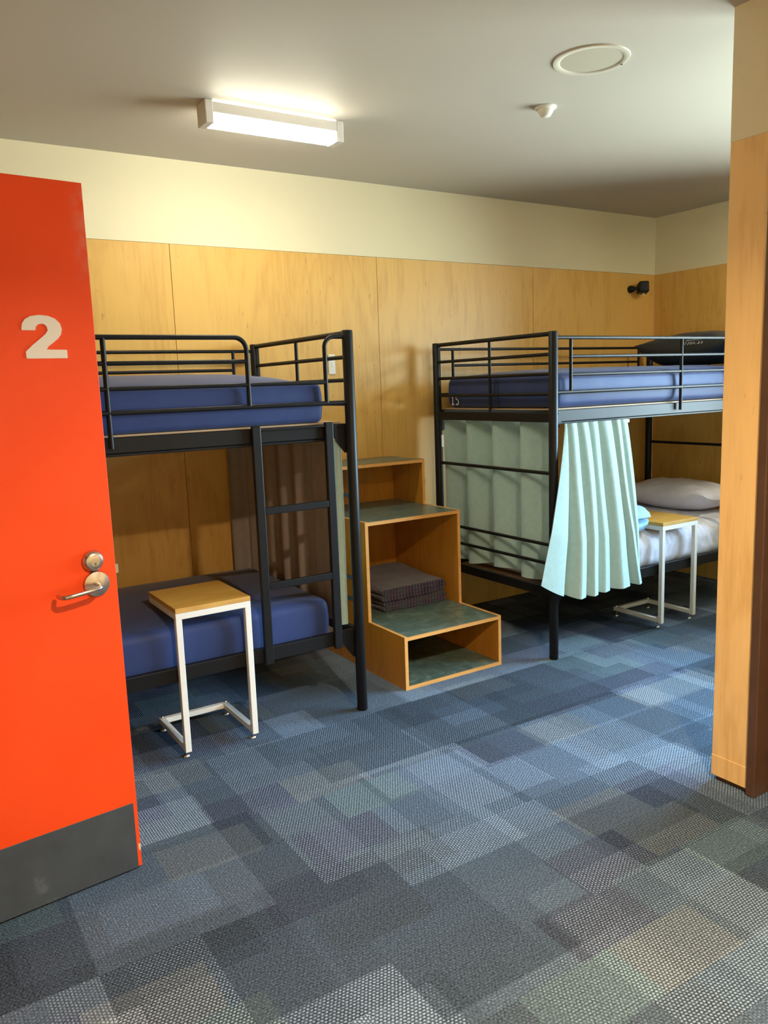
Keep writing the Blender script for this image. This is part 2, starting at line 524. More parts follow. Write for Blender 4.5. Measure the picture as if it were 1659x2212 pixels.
# right wall with the window that lights the room (outside the frame)
WY0, WY1, WZ0, WZ1 = 0.10, 2.66, 0.80, 2.20
wr = MB()
for (y0, y1, z0, z1) in ((YF, WY0, 0, HP), (WY1, YB, 0, HP), (WY0, WY1, 0, WZ0), (WY0, WY1, WZ1, HP)):
    wr.box((XR, y0, z0), (XR + 0.12, y1, z1), mat=1)
wr.box((XR, YF, HP), (XR + 0.12, YB, HC))
wall_right = struct(wr.build('wall_right', [M['cream'], M['ply']]), 'right wall at the far corner, cream above plywood', 'wall')

win = empty('window_1', (XR + 0.06, (WY0 + WY1) / 2, WZ0))
struct(win, 'aluminium window in the right wall', 'window')
cy, hy, hz = 0.0, (WY1 - WY0) / 2, WZ1 - WZ0
fr = MB()
for (y0, y1, z0, z1) in ((-hy, -hy + 0.05, 0, hz), (hy - 0.05, hy, 0, hz), (-hy, hy, 0, 0.05), (-hy, hy, hz - 0.05, hz), (-0.025, 0.025, 0, hz)):
    fr.box((-0.03, y0, z0), (0.03, y1, z1), 0.003, 1)
fr.build('window_frame', M['alu'], win)
for (y0, y1) in ((-hy + 0.05, -0.025), (0.025, hy - 0.05)):
    MB().box((-0.003, y0, 0.05), (0.003, y1, hz - 0.05)).build('window_pane', M['glass'], win)

# left wall with the doorway the orange door belongs to
wl = MB()
wl.box((XL - 0.12, YF, 0), (XL, 1.395, HP), mat=0)
wl.box((XL - 0.12, 2.30, 0), (XL, YB, HP), mat=1)
wl.box((XL - 0.12, 1.395, 2.06), (XL, 2.30, HP), mat=1)
wl.box((XL - 0.12, YF, HP), (XL, YB, HC))
struct(wl.build('wall_left', [M['cream'], M['ply']]), 'left wall behind the orange door', 'wall')
wf = MB().box((XL - 0.12, YF - 0.12, 0), (XR + 0.12, YF, HP), mat=0)
wf.box((XL - 0.12, YF - 0.12, HP), (XR + 0.12, YF, HC))
struct(wf.build('wall_front', [M['cream'], M['ply']]), 'cream painted wall behind the camera', 'wall')
# hallway beyond the doorway
wh = MB().box((-1.9, YF - 0.12, 0), (-1.78, YB, HC)).box((-1.78, 3.0, 0), (XL - 0.12, 3.12, HC)).box((-1.78, YF - 0.12, 0), (XL - 0.12, YF, HC))
struct(wh.build('wall_hallway', M['cream']), 'hallway wall beyond the doorway', 'wall')

# wall nib on the right with the brown door frame
wn = MB()
WT = 0.15
wn.box((NX, FY, 0.018), (NX + 0.02, NY, HP), 0.0015, 1, mat=1)
wn.box((NX + 0.02, FY, 0.018), (NX + WT, NY, HP), mat=0)
wn.box((NX, YF, HP), (NX + WT, NY, HC), mat=0)
wn.box((NX, YF, 0.0), (NX + WT, 0.62, HP), mat=0)
wn.box((NX, 0.62, 2.115), (NX + WT, FY, HP), mat=1)
wn.box((NX + 0.012, FY, 0.0), (NX + WT - 0.012, NY - 0.012, 0.018), mat=2)
wall_nib = struct(wn.build('wall_nib', [M['cream'], M['ply_nib'], M['gap']]), 'plywood clad wall end at the right edge, cream above', 'wall')
struct(MB().box((NX - 0.0025, FY, 0.020), (NX, NY, 0.098), 0.001, 1).build('baseboard_nib', M['ply_nib']), 'thin plywood skirting at the foot of the right wall end', 'baseboard')

dfr = MB()
dfr.box((NX - 0.012, FY - 0.034, 0), (NX + WT, FY - 0.001, 2.114), 0.004, 2)
dfr.box((NX - 0.012, 0.621, 0), (NX + WT, 0.655, 2.114), 0.004, 2)
dfr.box((NX - 0.012, 0.655, 2.080), (NX + WT, FY - 0.034, 2.114), 0.004, 2)
dfr.box((NX + 0.075, FY - 0.050, 0), (NX + 0.10, FY - 0.034, 2.08), 0.002, 1)
struct(dfr.build('trim_1', M['brown']), 'dark brown door frame beside the plywood wall end', 'trim')
d2 = MB().box((NX + 0.102, 0.657, 0.008), (NX + 0.14, FY - 0.036, 2.078), 0.002, 1)
struct(d2.build('door_2', M['brown']), 'closed brown door in the right hand wall', 'door')

# ------------------------------------------------------------------ orange door
DA = 0.1015
DW = 0.87
door = MB().box((-DW, 0.0, 0.008), (0.0, 0.040, 2.046), 0.0015, 2).build('door_1', M['orange'])
door.location = (0.5595, 2.3830, 0.0)
door.rotation_euler = (0, 0, DA)
struct(door, 'open bright orange door with the number two, at the left edge', 'door')
kp = MB().box((-DW + 0.012, -0.002, 0.0075), (-0.012, -0.0004, 0.222), 0.0004, 1)
kp.build('kick_plate', M['kick'], door)['label'] = 'scuffed dark grey kick plate'
two = [(2, 108), (2, 95), (8, 60), (28, 30), (60, 10), (110, 0), (165, 6), (205, 25), (232, 58), (240, 100), (232, 135), (212, 165), (185, 190),
       (150, 220), (138, 242), (258, 244), (260, 248), (260, 300), (256, 304), (20, 305), (14, 300), (14, 258), (20, 250), (60, 208), (110, 162), (140, 132), (154, 108), (151, 82), (139, 66),
       (120, 62), (100, 67), (87, 82), (83, 104), (79, 108)]
SX, SZ = 0.1145 / 260.0, 0.1160 / 305.0
MB().prism([(-0.1960 + px * SX, 1.6890 - pz * SZ) for px, pz in two], 'y', -0.0022, -0.0003).build('number', M['white_letter'], door)['label'] = 'pale bold figure 2'
# deadbolt
kx, kz = -0.0655, 0.996
MB().lathe((kx, -0.0003, kz), (0, -1, 0), [(0, 0), (0.031, 0), (0.0315, 0.004), (0.029, 0.010), (0.0235, 0.016), (0.022, 0.017), (0.0, 0.017)], 40).build('deadbolt', M['satin'], door)
db = [c for c in door.children if c.name.startswith('deadbolt')][0]
MB().lathe((kx + 0.002, -0.0172, kz - 0.002), (0, -1, 0), [(0.0, 0), (0.013, 0), (0.013, 0.002), (0.0, 0.0025)], 28).build('lock_cylinder', M['satin'], db)
MB().box((kx + 0.0008, -0.0205, kz - 0.011), (kx + 0.0030, -0.0196, kz - 0.004)).build('keyhole', M['keyhole'], db)
# lever handle
hx, hz_ = -0.0605, 0.927
hd = MB().lathe((hx, -0.0003, hz_), (0, -1, 0), [(0, 0), (0.037, 0), (0.038, 0.003), (0.036, 0.008), (0.020, 0.0125), (0.012, 0.014), (0.0, 0.014)], 48).build('lever_handle', M['satin'], door)
hd['label'] = 'satin steel lever on a round rose'
lp = [(hx, -0.012, hz_), (hx, -0.040, hz_), (hx - 0.003, -0.052, hz_ - 0.0005), (hx - 0.014, -0.060, hz_ - 0.002), (hx - 0.05, -0.062, hz_ - 0.006),
      (hx - 0.088, -0.062, hz_ - 0.010), (hx - 0.105, -0.059, hz_ - 0.0115), (hx - 0.114, -0.048, hz_ - 0.012), (hx - 0.116, -0.026, hz_ - 0.012)]
MB().tube(lp, 0.0068, 16).build('lever', M['satin'], hd)
MB().box((0.0003, 0.010, 0.944), (0.012, 0.026, 0.974), 0.002, 1).build('latch', M['satin'], door)
for zz in (0.25, 1.0, 1.8):
    MB().tube([(-DW - 0.006, 0.046, zz - 0.05), (-DW - 0.006, 0.046, zz + 0.05)], 0.0065, 12).build('hinge', M['satin'], door)

# ------------------------------------------------------------------ bunk beds
BL, BW, BH = 1.932, 0.9865, 1.7074
PR = 0.0238
HX, HY = BL / 2, BW / 2
def arc(cx, cz, r, a0, a1, y, n=8):
    return [(cx + r * math.cos(a0 + (a1 - a0) * i / n), y, cz + r * math.sin(a0 + (a1 - a0) * i / n)) for i in range(n + 1)]

def make_bed(center, label, brace_x, sticker_post):
    root = empty('bunk_bed', center)
    tag(root, label, 'bunk bed', 'black steel bunk beds')
    B = M['black']
    # posts
    for sx in (-1, 1):
        for sy in (-1, 1):
            x, y = sx * HX, sy * HY
            p = MB().lathe((x, y, 0), (0, 0, 1), [(0, 0.0), (PR - 0.002, 0.0), (PR, 0.003), (PR, BH - 0.004), (PR - 0.003, BH), (0, BH)], 28).build('post', B, root)
            if (sx, sy) in sticker_post:
                MB().box((x + sx * 0.0 + 0.006, y - PR - 0.0012, 1.085), (x + 0.022, y - PR + 0.004, 1.158)).build('sticker', M['sticker'], p)
    # end frames
    for sx in (-1, 1):
        x = sx * HX
        for z, r in ((BH - 0.012, 0.0115), (1.595, 0.009), (1.497, 0.009), (1.395, 0.009), (0.990, 0.0095), (0.613, 0.009), (0.512, 0.009)):
            MB().tube([(x, -HY + PR * 0.6, z), (x, HY - PR * 0.6, z)], r, 14).build('end_rail', B, root)
        MB().tube([(x, 0.0, 1.272), (x, 0.0, BH - 0.014)], 0.0085, 12).build('end_upright', B, root)
        MB().box((x - 0.012, -HY + PR * 0.6, 1.252), (x + 0.012, HY - PR * 0.6, 1.300), 0.003, 2).build('end_beam', B, root)
        MB().box((x - 0.012, -HY + PR * 0.6, 0.335), (x + 0.012, HY - PR * 0.6, 0.385), 0.003, 2).build('end_beam', B, root)
    # side beams with their corner brackets
    for sy in (-1, 1):
        yb = sy * (HY - 0.032)
        for z0, z1 in ((1.252, 1.311), (0.322, 0.382)):
            MB().box((-HX + PR * 0.5, yb - 0.014, z0), (HX - PR * 0.5, yb + 0.014, z1), 0.003, 2).build('side_beam', B, root)
            for sx in ((-1, 1) if sy < 0 else (-1,)):
                xa = sx * (HX - PR * 0.7); xb = sx * (HX - 0.074); xc = sx * (HX - 0.036)
                pl = [(xa, z1 - 0.002), (xb, z1 - 0.002), (xb, z0 - 0.004), (xc, z0 - 0.055), (xc + sx * 0.010, z0 - 0.068), (xa, z0 - 0.068)]
                yo = sy * (HY - 0.0165)
                br = MB().prism(pl, 'y', min(yo, yo - sy * 0.004), max(yo, yo - sy * 0.004)).build('bracket', B, root)
                MB().lathe((sx * (HX - 0.052), yo, z0 + 0.045), (0, sy, 0), [(0, 0), (0.007, 0), (0.006, 0.003), (0, 0.0045)], 14).build('bolt', B, br)
    # mattress boards and slats
    for z in (1.312, 0.340):
        MB().box((-HX + 0.03, -HY + (0.034 if z > 1 else 0.048), z), (HX - 0.03, HY - (0.034 if z > 1 else 0.048), z + 0.008), 0.001, 1).build('mattress_board', M['tan'], root)
    # guard rails
    gx = 0.50                      # bent end beside the ladder
    lx = HX - 0.113                # loop beside the post
    sxv = -HX + 0.123              # short upright at the other end
    y = -HY
    r_ = 0.0095
    bend = [(-HX, y, 1.676), (gx - 0.05, y, 1.676)] + arc(gx - 0.05, 1.626, 0.05, PI / 2, 0, y) + [(gx, y, 1.40)]
    MB().tube(bend, r_, 14).build('guard_rail', B, root)
    MB().tube([(sxv, y, 1.582), (gx, y, 1.582)], r_ - 0.001, 14).build('guard_rail', B, root)
    MB().tube([(sxv, y, 1.490), (lx, y, 1.490)], r_ - 0.001, 14).build('guard_rail', B, root)
    MB().tube([(-HX, y, 1.402), (HX, y, 1.402)], r_, 14).build('guard_rail', B, root)
    lo_ = [(HX, y, 1.680), (lx + 0.045, y, 1.680)] + arc(lx + 0.045, 1.635, 0.045, PI / 2, PI, y) + [(lx, y, 1.402)]
    MB().tube(lo_, r_, 14).build('guard_loop', B, root)
    MB().tube([(sxv, y, 1.402), (sxv, y, 1.668)], r_ - 0.001, 14).build('guard_upright', B, root)
    MB().tube([(brace_x, y, 1.272), (brace_x, y, 1.680)], r_, 14).build('guard_upright', B, root)
    y = HY
    MB().tube([(-HX, y, 1.672), (HX, y, 1.672)], r_ - 0.001, 14).build('guard_rail', B, root)
    MB().tube([(sxv, y, 1.575), (-sxv, y, 1.575)], r_ - 0.001, 14).build('guard_rail', B, root)
    MB().tube([(-HX, y, 1.402), (HX, y, 1.402)], r_ - 0.001, 14).build('guard_rail', B, root)
    for x in (sxv, -sxv, 0.0):
        MB().tube([(x, y, 1.402), (x, y, 1.672)], r_ - 0.001, 14).build('guard_upright', B, root)
    # ladder hooked over the front beams
    yl = -HY + 0.004
    lad = MB().box((0.510, yl - 0.006, 1.303), (0.868, yl + 0.040, 1.3105), 0.001, 1).build('ladder', B, root)
    for x in (0.521, 0.857):
        MB().box((x - 0.019, yl - 0.011, 0.315), (x + 0.019, yl + 0.011, 1.322), 0.004, 2).build('stile', B, lad)
    for z in (0.973, 0.653):
        MB().box((0.54, yl - 0.010, z - 0.017), (0.838, yl + 0.010, z + 0.013), 0.003, 2).build('rung', B, lad)
    # curtain track under the upper beams
    MB().box((-HX + 0.075, -HY + 0.026, 1.240), (HX - 0.075, -HY + 0.040, 1.251), 0.002, 1).build('curtain_track', B, root)
    return root

LB = Vector((0.7896, 3.522, 0)); RB = Vector((3.8842, 3.4773, 0))
make_bed(LB, 'black steel bunk bed with ladder, left of the wooden steps behind the orange door', -0.055, [])
make_bed(RB, 'black steel bunk bed with mint curtains, right of the wooden steps', 0.030, [(-1, 1)])

# ------------------------------------------------------------------ mattresses and bedding
def mattress(lo, hi, dome, label, group, mat, name='mattress', wr=0.0, r=0.035, n=(40, 20, 5), seed=0.0, wfreq=7.0):
    lo, hi = Vector(lo), Vector(hi)
    base = Vector(((lo.x + hi.x) / 2, (lo.y + hi.y) / 2, lo.z))
    cx, cy = base.x, base.y
    hx_, hy_ = (hi.x - lo.x) / 2, (hi.y - lo.y) / 2
    def fn(p):
        q = p.copy()
        u, v = (p.x - cx) / hx_, (p.y - cy) / hy_
        t = max(0.0, (p.z - lo.z) / (hi.z - lo.z))
        d = (1 - abs(u) ** 6) * (1 - abs(v) ** 3)
        q.z += dome * d * t
        # slight belly of the sides
        s = math.sin(PI * min(1, t)) * 0.006
        if abs(v) > 0.8: q.y += s * (1 if v > 0 else -1)
        if abs(u) > 0.95: q.x += s * (1 if u > 0 else -1)
        if wr:
            nz = noise.noise(Vector((p.x * wfreq + seed, p.y * wfreq * 1.6, p.z * wfreq))) + 0.5 * noise.noise(Vector((p.x * wfreq * 2.6, p.y * wfreq * 3 + seed, p.z * wfreq * 2)))
            nz = 1 - abs(nz) * 2
            q.z += wr * nz * t
            if abs(v) > 0.9: q.y += wr * nz * (1 if v > 0 else -1) * 0.6
        return q - base
    o = MB().rounded(lo, hi, r, n, fn).build(name, mat, None, base)
    tag(o, label, 'mattress', group)
    return o

MG = 'bunk bed mattresses'
m_lu = mattress((-0.12, 3.058, 1.321), (1.634, 3.955, 1.487), 0.058, 'navy vinyl mattress on the upper bunk of the left bed', MG, M['navy'], wr=0.002, seed=1, r=0.022)
m_ll = mattress((-0.12, 3.080, 0.349), (1.634, 3.925, 0.535), 0.03, 'bare navy vinyl mattress on the lower bunk behind the ladder', MG, M['navy'], wr=0.0015, seed=2)
m_ru = mattress((2.962, 3.012, 1.321), (4.80, 3.925, 1.500), 0.03, 'navy vinyl mattress marked 15 on the upper bunk of the right bed', MG, M['navy'], wr=0.002, seed=3)
m_rl = mattress((3.055, 3.038, 0.349), (4.80, 3.915, 0.560), 0.015, 'mattress under a crumpled white sheet on the lower bunk behind the small white table', MG, M['sheet'], wr=0.009, seed=4, n=(200, 100, 6), wfreq=15.0, r=0.07)

# figures 15 on the end of the right upper mattress, seam across the end
bx = m_ru.location
def endpl(u, v, h):       # u to the right in the picture (towards -y), v up
    return (2.9545 - h - bx.x, 3.872 - u - bx.y, v - bx.z)
nb = MB()
nb.ribbon([(0.004, 1.382), (0.012, 1.392), (0.0125, 1.345)], 0.007, endpl, 0.004)
nb.ribbon([(0.003, 1.342), (0.024, 1.342)], 0.007, endpl, 0.004)
nb.ribbon([(0.066, 1.390), (0.046, 1.390), (0.044, 1.370), (0.056, 1.372), (0.066, 1.364), (0.067, 1.350), (0.058, 1.341), (0.044, 1.343)], 0.007, endpl, 0.004)
nb.build('number_marking', M['white_letter'], m_ru)['label'] = 'white figures 15'
MB().tube([(2.9535 - bx.x, 3.455 - bx.y, z - bx.z) for z in (1.33, 1.38, 1.44, 1.47)], 0.0025, 8).build('seam', M['navy_dark'], m_ru)

def pillow(center, lx_, ly_, hz, label, mat, wr=0.012, seed=0.0, rz=0.0, tilt=(0, 0)):
    NU = 56
    def pt(u, v, s):
        a, b_ = abs(u), abs(v)
        t = max(0.0, (1 - a ** 2.6)) ** 0.55 * max(0.0, (1 - b_ ** 2.6)) ** 0.55
        x = u * lx_ / 2 * (1 - 0.07 * (1 - b_ ** 2) * a ** 3)
        y = v * ly_ / 2 * (1 - 0.05 * (1 - a ** 2) * b_ ** 3)
        n1 = 1 - 2 * abs(noise.noise(Vector((x * 7 + seed, y * 7, s * 3.0))))
        n2 = noise.noise(Vector((x * 16 + seed, y * 16, s * 5.0)))
        lift = 0.05 * (a * a * b_ * b_)
        z = s * hz / 2 * t + (0.35 * hz if s > 0 else 0) * 0 + wr * (n1 * 0.7 + n2 * 0.4) * t * (1 if s > 0 else 0.3) + lift
        if s < 0: z = max(z, -hz * 0.40)
        return Vector((x, y, z + hz * 0.40))
    mb = MB()
    top = mb.grid(lambda i, j: pt(2 * i - 1, 2 * j - 1, 1), NU, NU)
    bot = mb.grid(lambda i, j: pt(2 * i - 1, 2 * j - 1, -1), NU, NU)
    bmesh.ops.remove_doubles(mb.bm, verts=mb.bm.verts, dist=0.0006)
    o = mb.build('pillow', mat, None, center)
    o.rotation_euler = (tilt[0], tilt[1], rz)
    tag(o, label, 'pillow')
    return o

p1 = pillow((4.585, 3.50, 0.589), 0.46, 0.72, 0.185, 'crumpled white pillow on the lower bunk of the right bed', M['pillowcase'], 0.022, 2.0)
p2 = pillow((4.64, 3.395, 1.531), 0.42, 0.74, 0.235, 'dark slate pillow with faint handwriting on the upper bunk of the right bed', M['navy_dark'], 0.004, 5.0)
# faint handwriting on the pillow's near face
def pilpl(u, v, h):
    # face of the dark pillow towards the bed's foot
    return (-0.213 + v * 0.42, 0.06 - u, 0.122 + v * 0.62 + h)
hw = MB()
hw.ribbon([(0.10, 0.036), (0.105, 0.046), (0.118, 0.047), (0.112, 0.038)], 0.0045, pilpl, 0.004)
hw.ribbon([(0.12, 0.042), (0.19, 0.044), (0.26, 0.043)], 0.003, pilpl, 0.004)
for st in ([(0.085, 0.0), (0.088, 0.024), (0.103, 0.0), (0.106, 0.024)], [(0.122, -0.004), (0.126, 0.026)],
           [(0.136, 0.004), (0.138, 0.022), (0.150, 0.020), (0.148, 0.003), (0.136, 0.004)],
           [(0.156, 0.003), (0.168, 0.010), (0.158, 0.020), (0.168, 0.022), (0.170, 0.012), (0.158, 0.004)],
           [(0.178, 0.002), (0.184, 0.002)],
           [(0.194, 0.020), (0.206, 0.021), (0.204, 0.012), (0.192, 0.003), (0.208, 0.003)],
           [(0.216, 0.020), (0.230, 0.020), (0.222, 0.012), (0.230, 0.006), (0.216, 0.003)]):
    hw.ribbon(st, 0.0045, pilpl, 0.004)
HW = hw

# fitted pale blue duvet, bundled beside the curtain
def duv(u, v):
    a = u * 2 * PI
    xx = 3.22 + v * 0.540
    endt = max(0.0, 1 - abs(2 * v - 1) ** 7) ** 0.5
    n_ = noise.noise(Vector((xx * 6, math.cos(a) * 2.0 + 3, math.sin(a) * 2.0))) + 0.6 * noise.noise(Vector((xx * 14, math.cos(a) * 4, math.sin(a) * 4 + 9)))
    k = 1 + 0.13 * n_
    crease = 1 - 0.30 * math.exp(-((math.sin(a) + 0.05) / 0.15) ** 2) * (1 if math.cos(a) < 0 else 0.4)
    ry = 0.150 * (0.35 + 0.65 * endt) * k * crease
    yy = 3.150 + ry * math.cos(a)
    z = 0.655 + 0.088 * endt * math.sin(a) * k
    return Vector((xx - 3.47, max(yy, 2.995) - 3.15, max(z, 0.590) - 0.588))
db_ = MB()
db_.grid(duv, 72, 44)
bmesh.ops.remove_doubles(db_.bm, verts=db_.bm.verts, dist=0.0005)
dv = db_.build('duvet', M['duvet'], None, (3.47, 3.15, 0.588))
tag(dv, 'bundled pale blue duvet half hidden behind the gathered mint curtain', 'duvet')

# ------------------------------------------------------------------ curtains
def curtain(fn, nu, nv, label, loc, group, lining_off, name='curtain'):
    """fn(u, v) -> (point, outward normal); lining is a second cloth just behind"""
    mb = MB()
    mb.grid(lambda u, v: fn(u, v)[0] - Vector(loc), nu, nv)
    o = mb.build(name, M['mint'], None, loc)
    tag(o, label, 'curtain', group)
    ml = MB()
    ml.grid(lambda u, v: fn(u, v)[0] - fn(u, v)[1] * lining_off - Vector(loc), nu, nv)
    l = ml.build('lining', M['lining'], o)
    l['label'] = 'taupe lining'
    mh = MB()
    return o

CG = 'mint bunk curtains'
def saw(t):
    # smooth saw-tooth: slow swing out, quick return, 0..1
    t = t % 1.0
    return 0.5 - 0.5 * math.cos(PI * t / 0.80) if t < 0.80 else 0.5 + 0.5 * math.cos(PI * (t - 0.80) / 0.20)

# end curtain of the right bed
def c_right_end(u, v):
    yy = 3.945 - u * 0.915
    ph = (u * 0.915 + 0.015) / 0.232
    x = 2.936 + 0.072 * saw(ph)
    z = 1.248 - v * (0.845 + 0.012 * math.sin(u * 9))
    return Vector((x, yy + 0.03 * (saw(ph) - 0.5), z)), Vector((-1, 0, 0))
curtain(c_right_end, 190, 12, 'wavy mint curtain hanging across the end of the right bed above the steps', (2.97, 3.49, 0.40), CG, 0.004)

# gathered front curtain of the right bed, flaring over the near post
TOPB = [0.0, 0.03, 0.18, 0.355, 0.51, 0.73, 0.86, 1.0]
BOTB = [0.0, 0.27, 0.415, 0.535, 0.675, 0.885, 0.985, 1.0]
def c_right_front(u, v):
    n = len(TOPB) - 1
    k = min(int(u * n), n - 1); t = u * n - k
    e = v ** (1.0 + 2.6 * ((k + t) / n) ** 1.5)
    a0 = TOPB[k] + (TOPB[k + 1] - TOPB[k]) * t
    a1 = BOTB[k] + (BOTB[k + 1] - BOTB[k]) * t
    xt = 2.990 + a0 * 0.476
    xb = 2.734 + a1 * 0.742
    x = xt + (xb - xt) * e
    if k == 0:
        f = 0.75 + 0.15 * math.sin(PI * t) if t < 0.72 else (0.75 + 0.15 * math.sin(PI * t)) * (0.5 + 0.5 * math.cos(PI * (t - 0.72) / 0.28))
    elif t < 0.5:
        f = math.sin(PI * t) ** (0.9 if k > 1 else 0.7)
    elif t < 0.87:
        f = 1.0 - 0.14 * (t - 0.5) / 0.37
    else:
        f = 0.86 * math.cos(0.5 * PI * (t - 0.87) / 0.13)
    amp = (0.026 + 0.050 * v) * (0.75, 0.95, 1.0, 0.75, 0.95, 1.0, 0.7)[k]
    yb = 2.990 + (2.924 - 2.990) * min(1.0, v * 1.5) ** 0.8
    lift = 0.105 * max(0.0, 1 - a1 / 0.34) ** 1.5
    hem = 0.352 + lift - 0.010 * f + 0.018 * max(0.0, a1 - 0.6)
    z = 1.243 + (hem - 1.243) * v
    return Vector((x + 0.004 * math.sin(6 * v + 3 * k), yb - amp * f, z)), Vector((0, -1, 0))
def two_sided(fn, nu, nv, label, loc, off):
    return curtain(fn, nu, nv, label, loc, CG, off)
two_sided(c_right_front, 210, 40, 'gathered mint curtain flaring over the near post of the right bed', (3.17, 2.93, 0.36), 0.004)
MB_track = MB().box((3.475, 2.994, 1.222), (3.500, 3.004, 1.240), 0.002, 1)
TE = MB_track

# end curtain of the left bed (we see its lining) wrapping round the back corner
def c_left_end(u, v):
    s = u * 1.05
    ph = 2 * PI * (s / 0.19)
    z = 1.243 - v * 0.835
    wv = math.sin(ph) + 0.35 * math.sin(2.3 * ph + 1)
    if s < 0.13:
        return Vector((1.575 + s, 4.034 + 0.010 * wv, z)), Vector((0, 1, 0))
    t = s - 0.13
    return Vector((1.697 + 0.017 * wv, 4.030 - t * 1.02, z)), Vector((1, 0, 0))
curtain(c_left_end, 170, 10, 'mint curtain with its taupe lining showing behind the ladder of the left bed', (1.70, 3.5, 0.41), CG, 0.004)
# narrow gathered front curtain of the left bed
def c_left_front(u, v):
    x = 1.656 + u * 0.066 + 0.002 * math.sin(v * 5)
    y = 3.064 - 0.008 * math.sin(u * PI) - 0.004 * math.sin(u * 3 * PI)
    z = 1.2385 - v * 0.83
    return Vector((x, y, z)), Vector((0, -1, 0))
curtain(c_left_front, 24, 10, 'narrow gathered mint curtain between the ladder and post of the left bed', (1.69, 3.04, 0.41), CG, 0.004)

# ------------------------------------------------------------------ wooden storage steps
ST = empty('storage_steps', (2.3425, 3.5745, 0.0))
tag(ST, 'honey plywood storage steps with green lino treads between the two beds', 'steps')
X0, X1 = 2.040, 2.645
T_ = 0.018
ys = [3.09, 3.42, 3.74]
zt = [0.267, 0.787, 1.047]
YE = 4.060
def loc_(p): return (p[0] - ST.location.x, p[1] - ST.location.y, p[2])
# stepped side panels: front and top edges pale
prof = [(ys[0], 0.0), (ys[0], zt[0]), (ys[1], zt[0]), (ys[1], zt[1]), (ys[2], zt[1]), (ys[2], zt[2]), (YE, zt[2]), (YE, 0.0)]
for x0 in (X0, X1 - T_):
    mb = MB()
    mb.prism([(p[0] - ST.location.y, p[1]) for p in prof], 'x', x0 - ST.location.x, x0 + T_ - ST.location.x)
    bmesh.ops.recalc_face_normals(mb.bm, faces=mb.bm.faces)
    for f in mb.bm.faces:
        f.normal_update()
        if abs(f.normal.x) < 0.5:
            f.material_index = 1
    mb.build('side_panel', [M['veneer'], M['veneer_edge']], ST)
def board(name, y0, y1, z0, z1, lino=True):
    b_ = MB().box(loc_((X0 + T_, y0, z0)), loc_((X1 - T_, y1, z1)), front=1).build(name, [M['veneer'], M['veneer_edge']], ST)
    if lino:
        MB().box(loc_((X0 + T_ * 0.35, y0 + 0.004, z1 + 0.0002)), loc_((X1 - T_ * 0.35, y1, z1 + 0.0025)), 0.0005, 1).build('lino_tread', M['lino'], b_)
    return b_
def board2(name, y0, y1, z0, z1, yl):
    b_ = MB().box(loc_((X0 + T_, y0, z0)), loc_((X1 - T_, y1, z1)), front=1).build(name, [M['veneer'], M['veneer_edge']], ST)
    MB().box(loc_((X0 + T_ + 0.0005, y0 + 0.004, z1)), loc_((X1 - T_ - 0.0005, y1 - 0.001, z1 + 0.002)), 0.0005, 1).build('lino', M['lino'], b_)
    return b_
board2('base_board', ys[0], YE - 0.012, 0.0, T_, 0)
board2('step_board', ys[0], YE - 0.012, zt[0] - 0.020, zt[0] - 0.002, 0)
board2('step_board', ys[1], YE - 0.012, zt[1] - 0.020, zt[1] - 0.002, 0)
board2('top_board', ys[2], YE - 0.012, zt[2] - 0.020, zt[2] - 0.002, 0)
MB().box(loc_((X0 + T_, YE - 0.012, T_)), loc_((X1 - T_, YE, zt[2]))).build('back_panel', M['veneer'], ST)

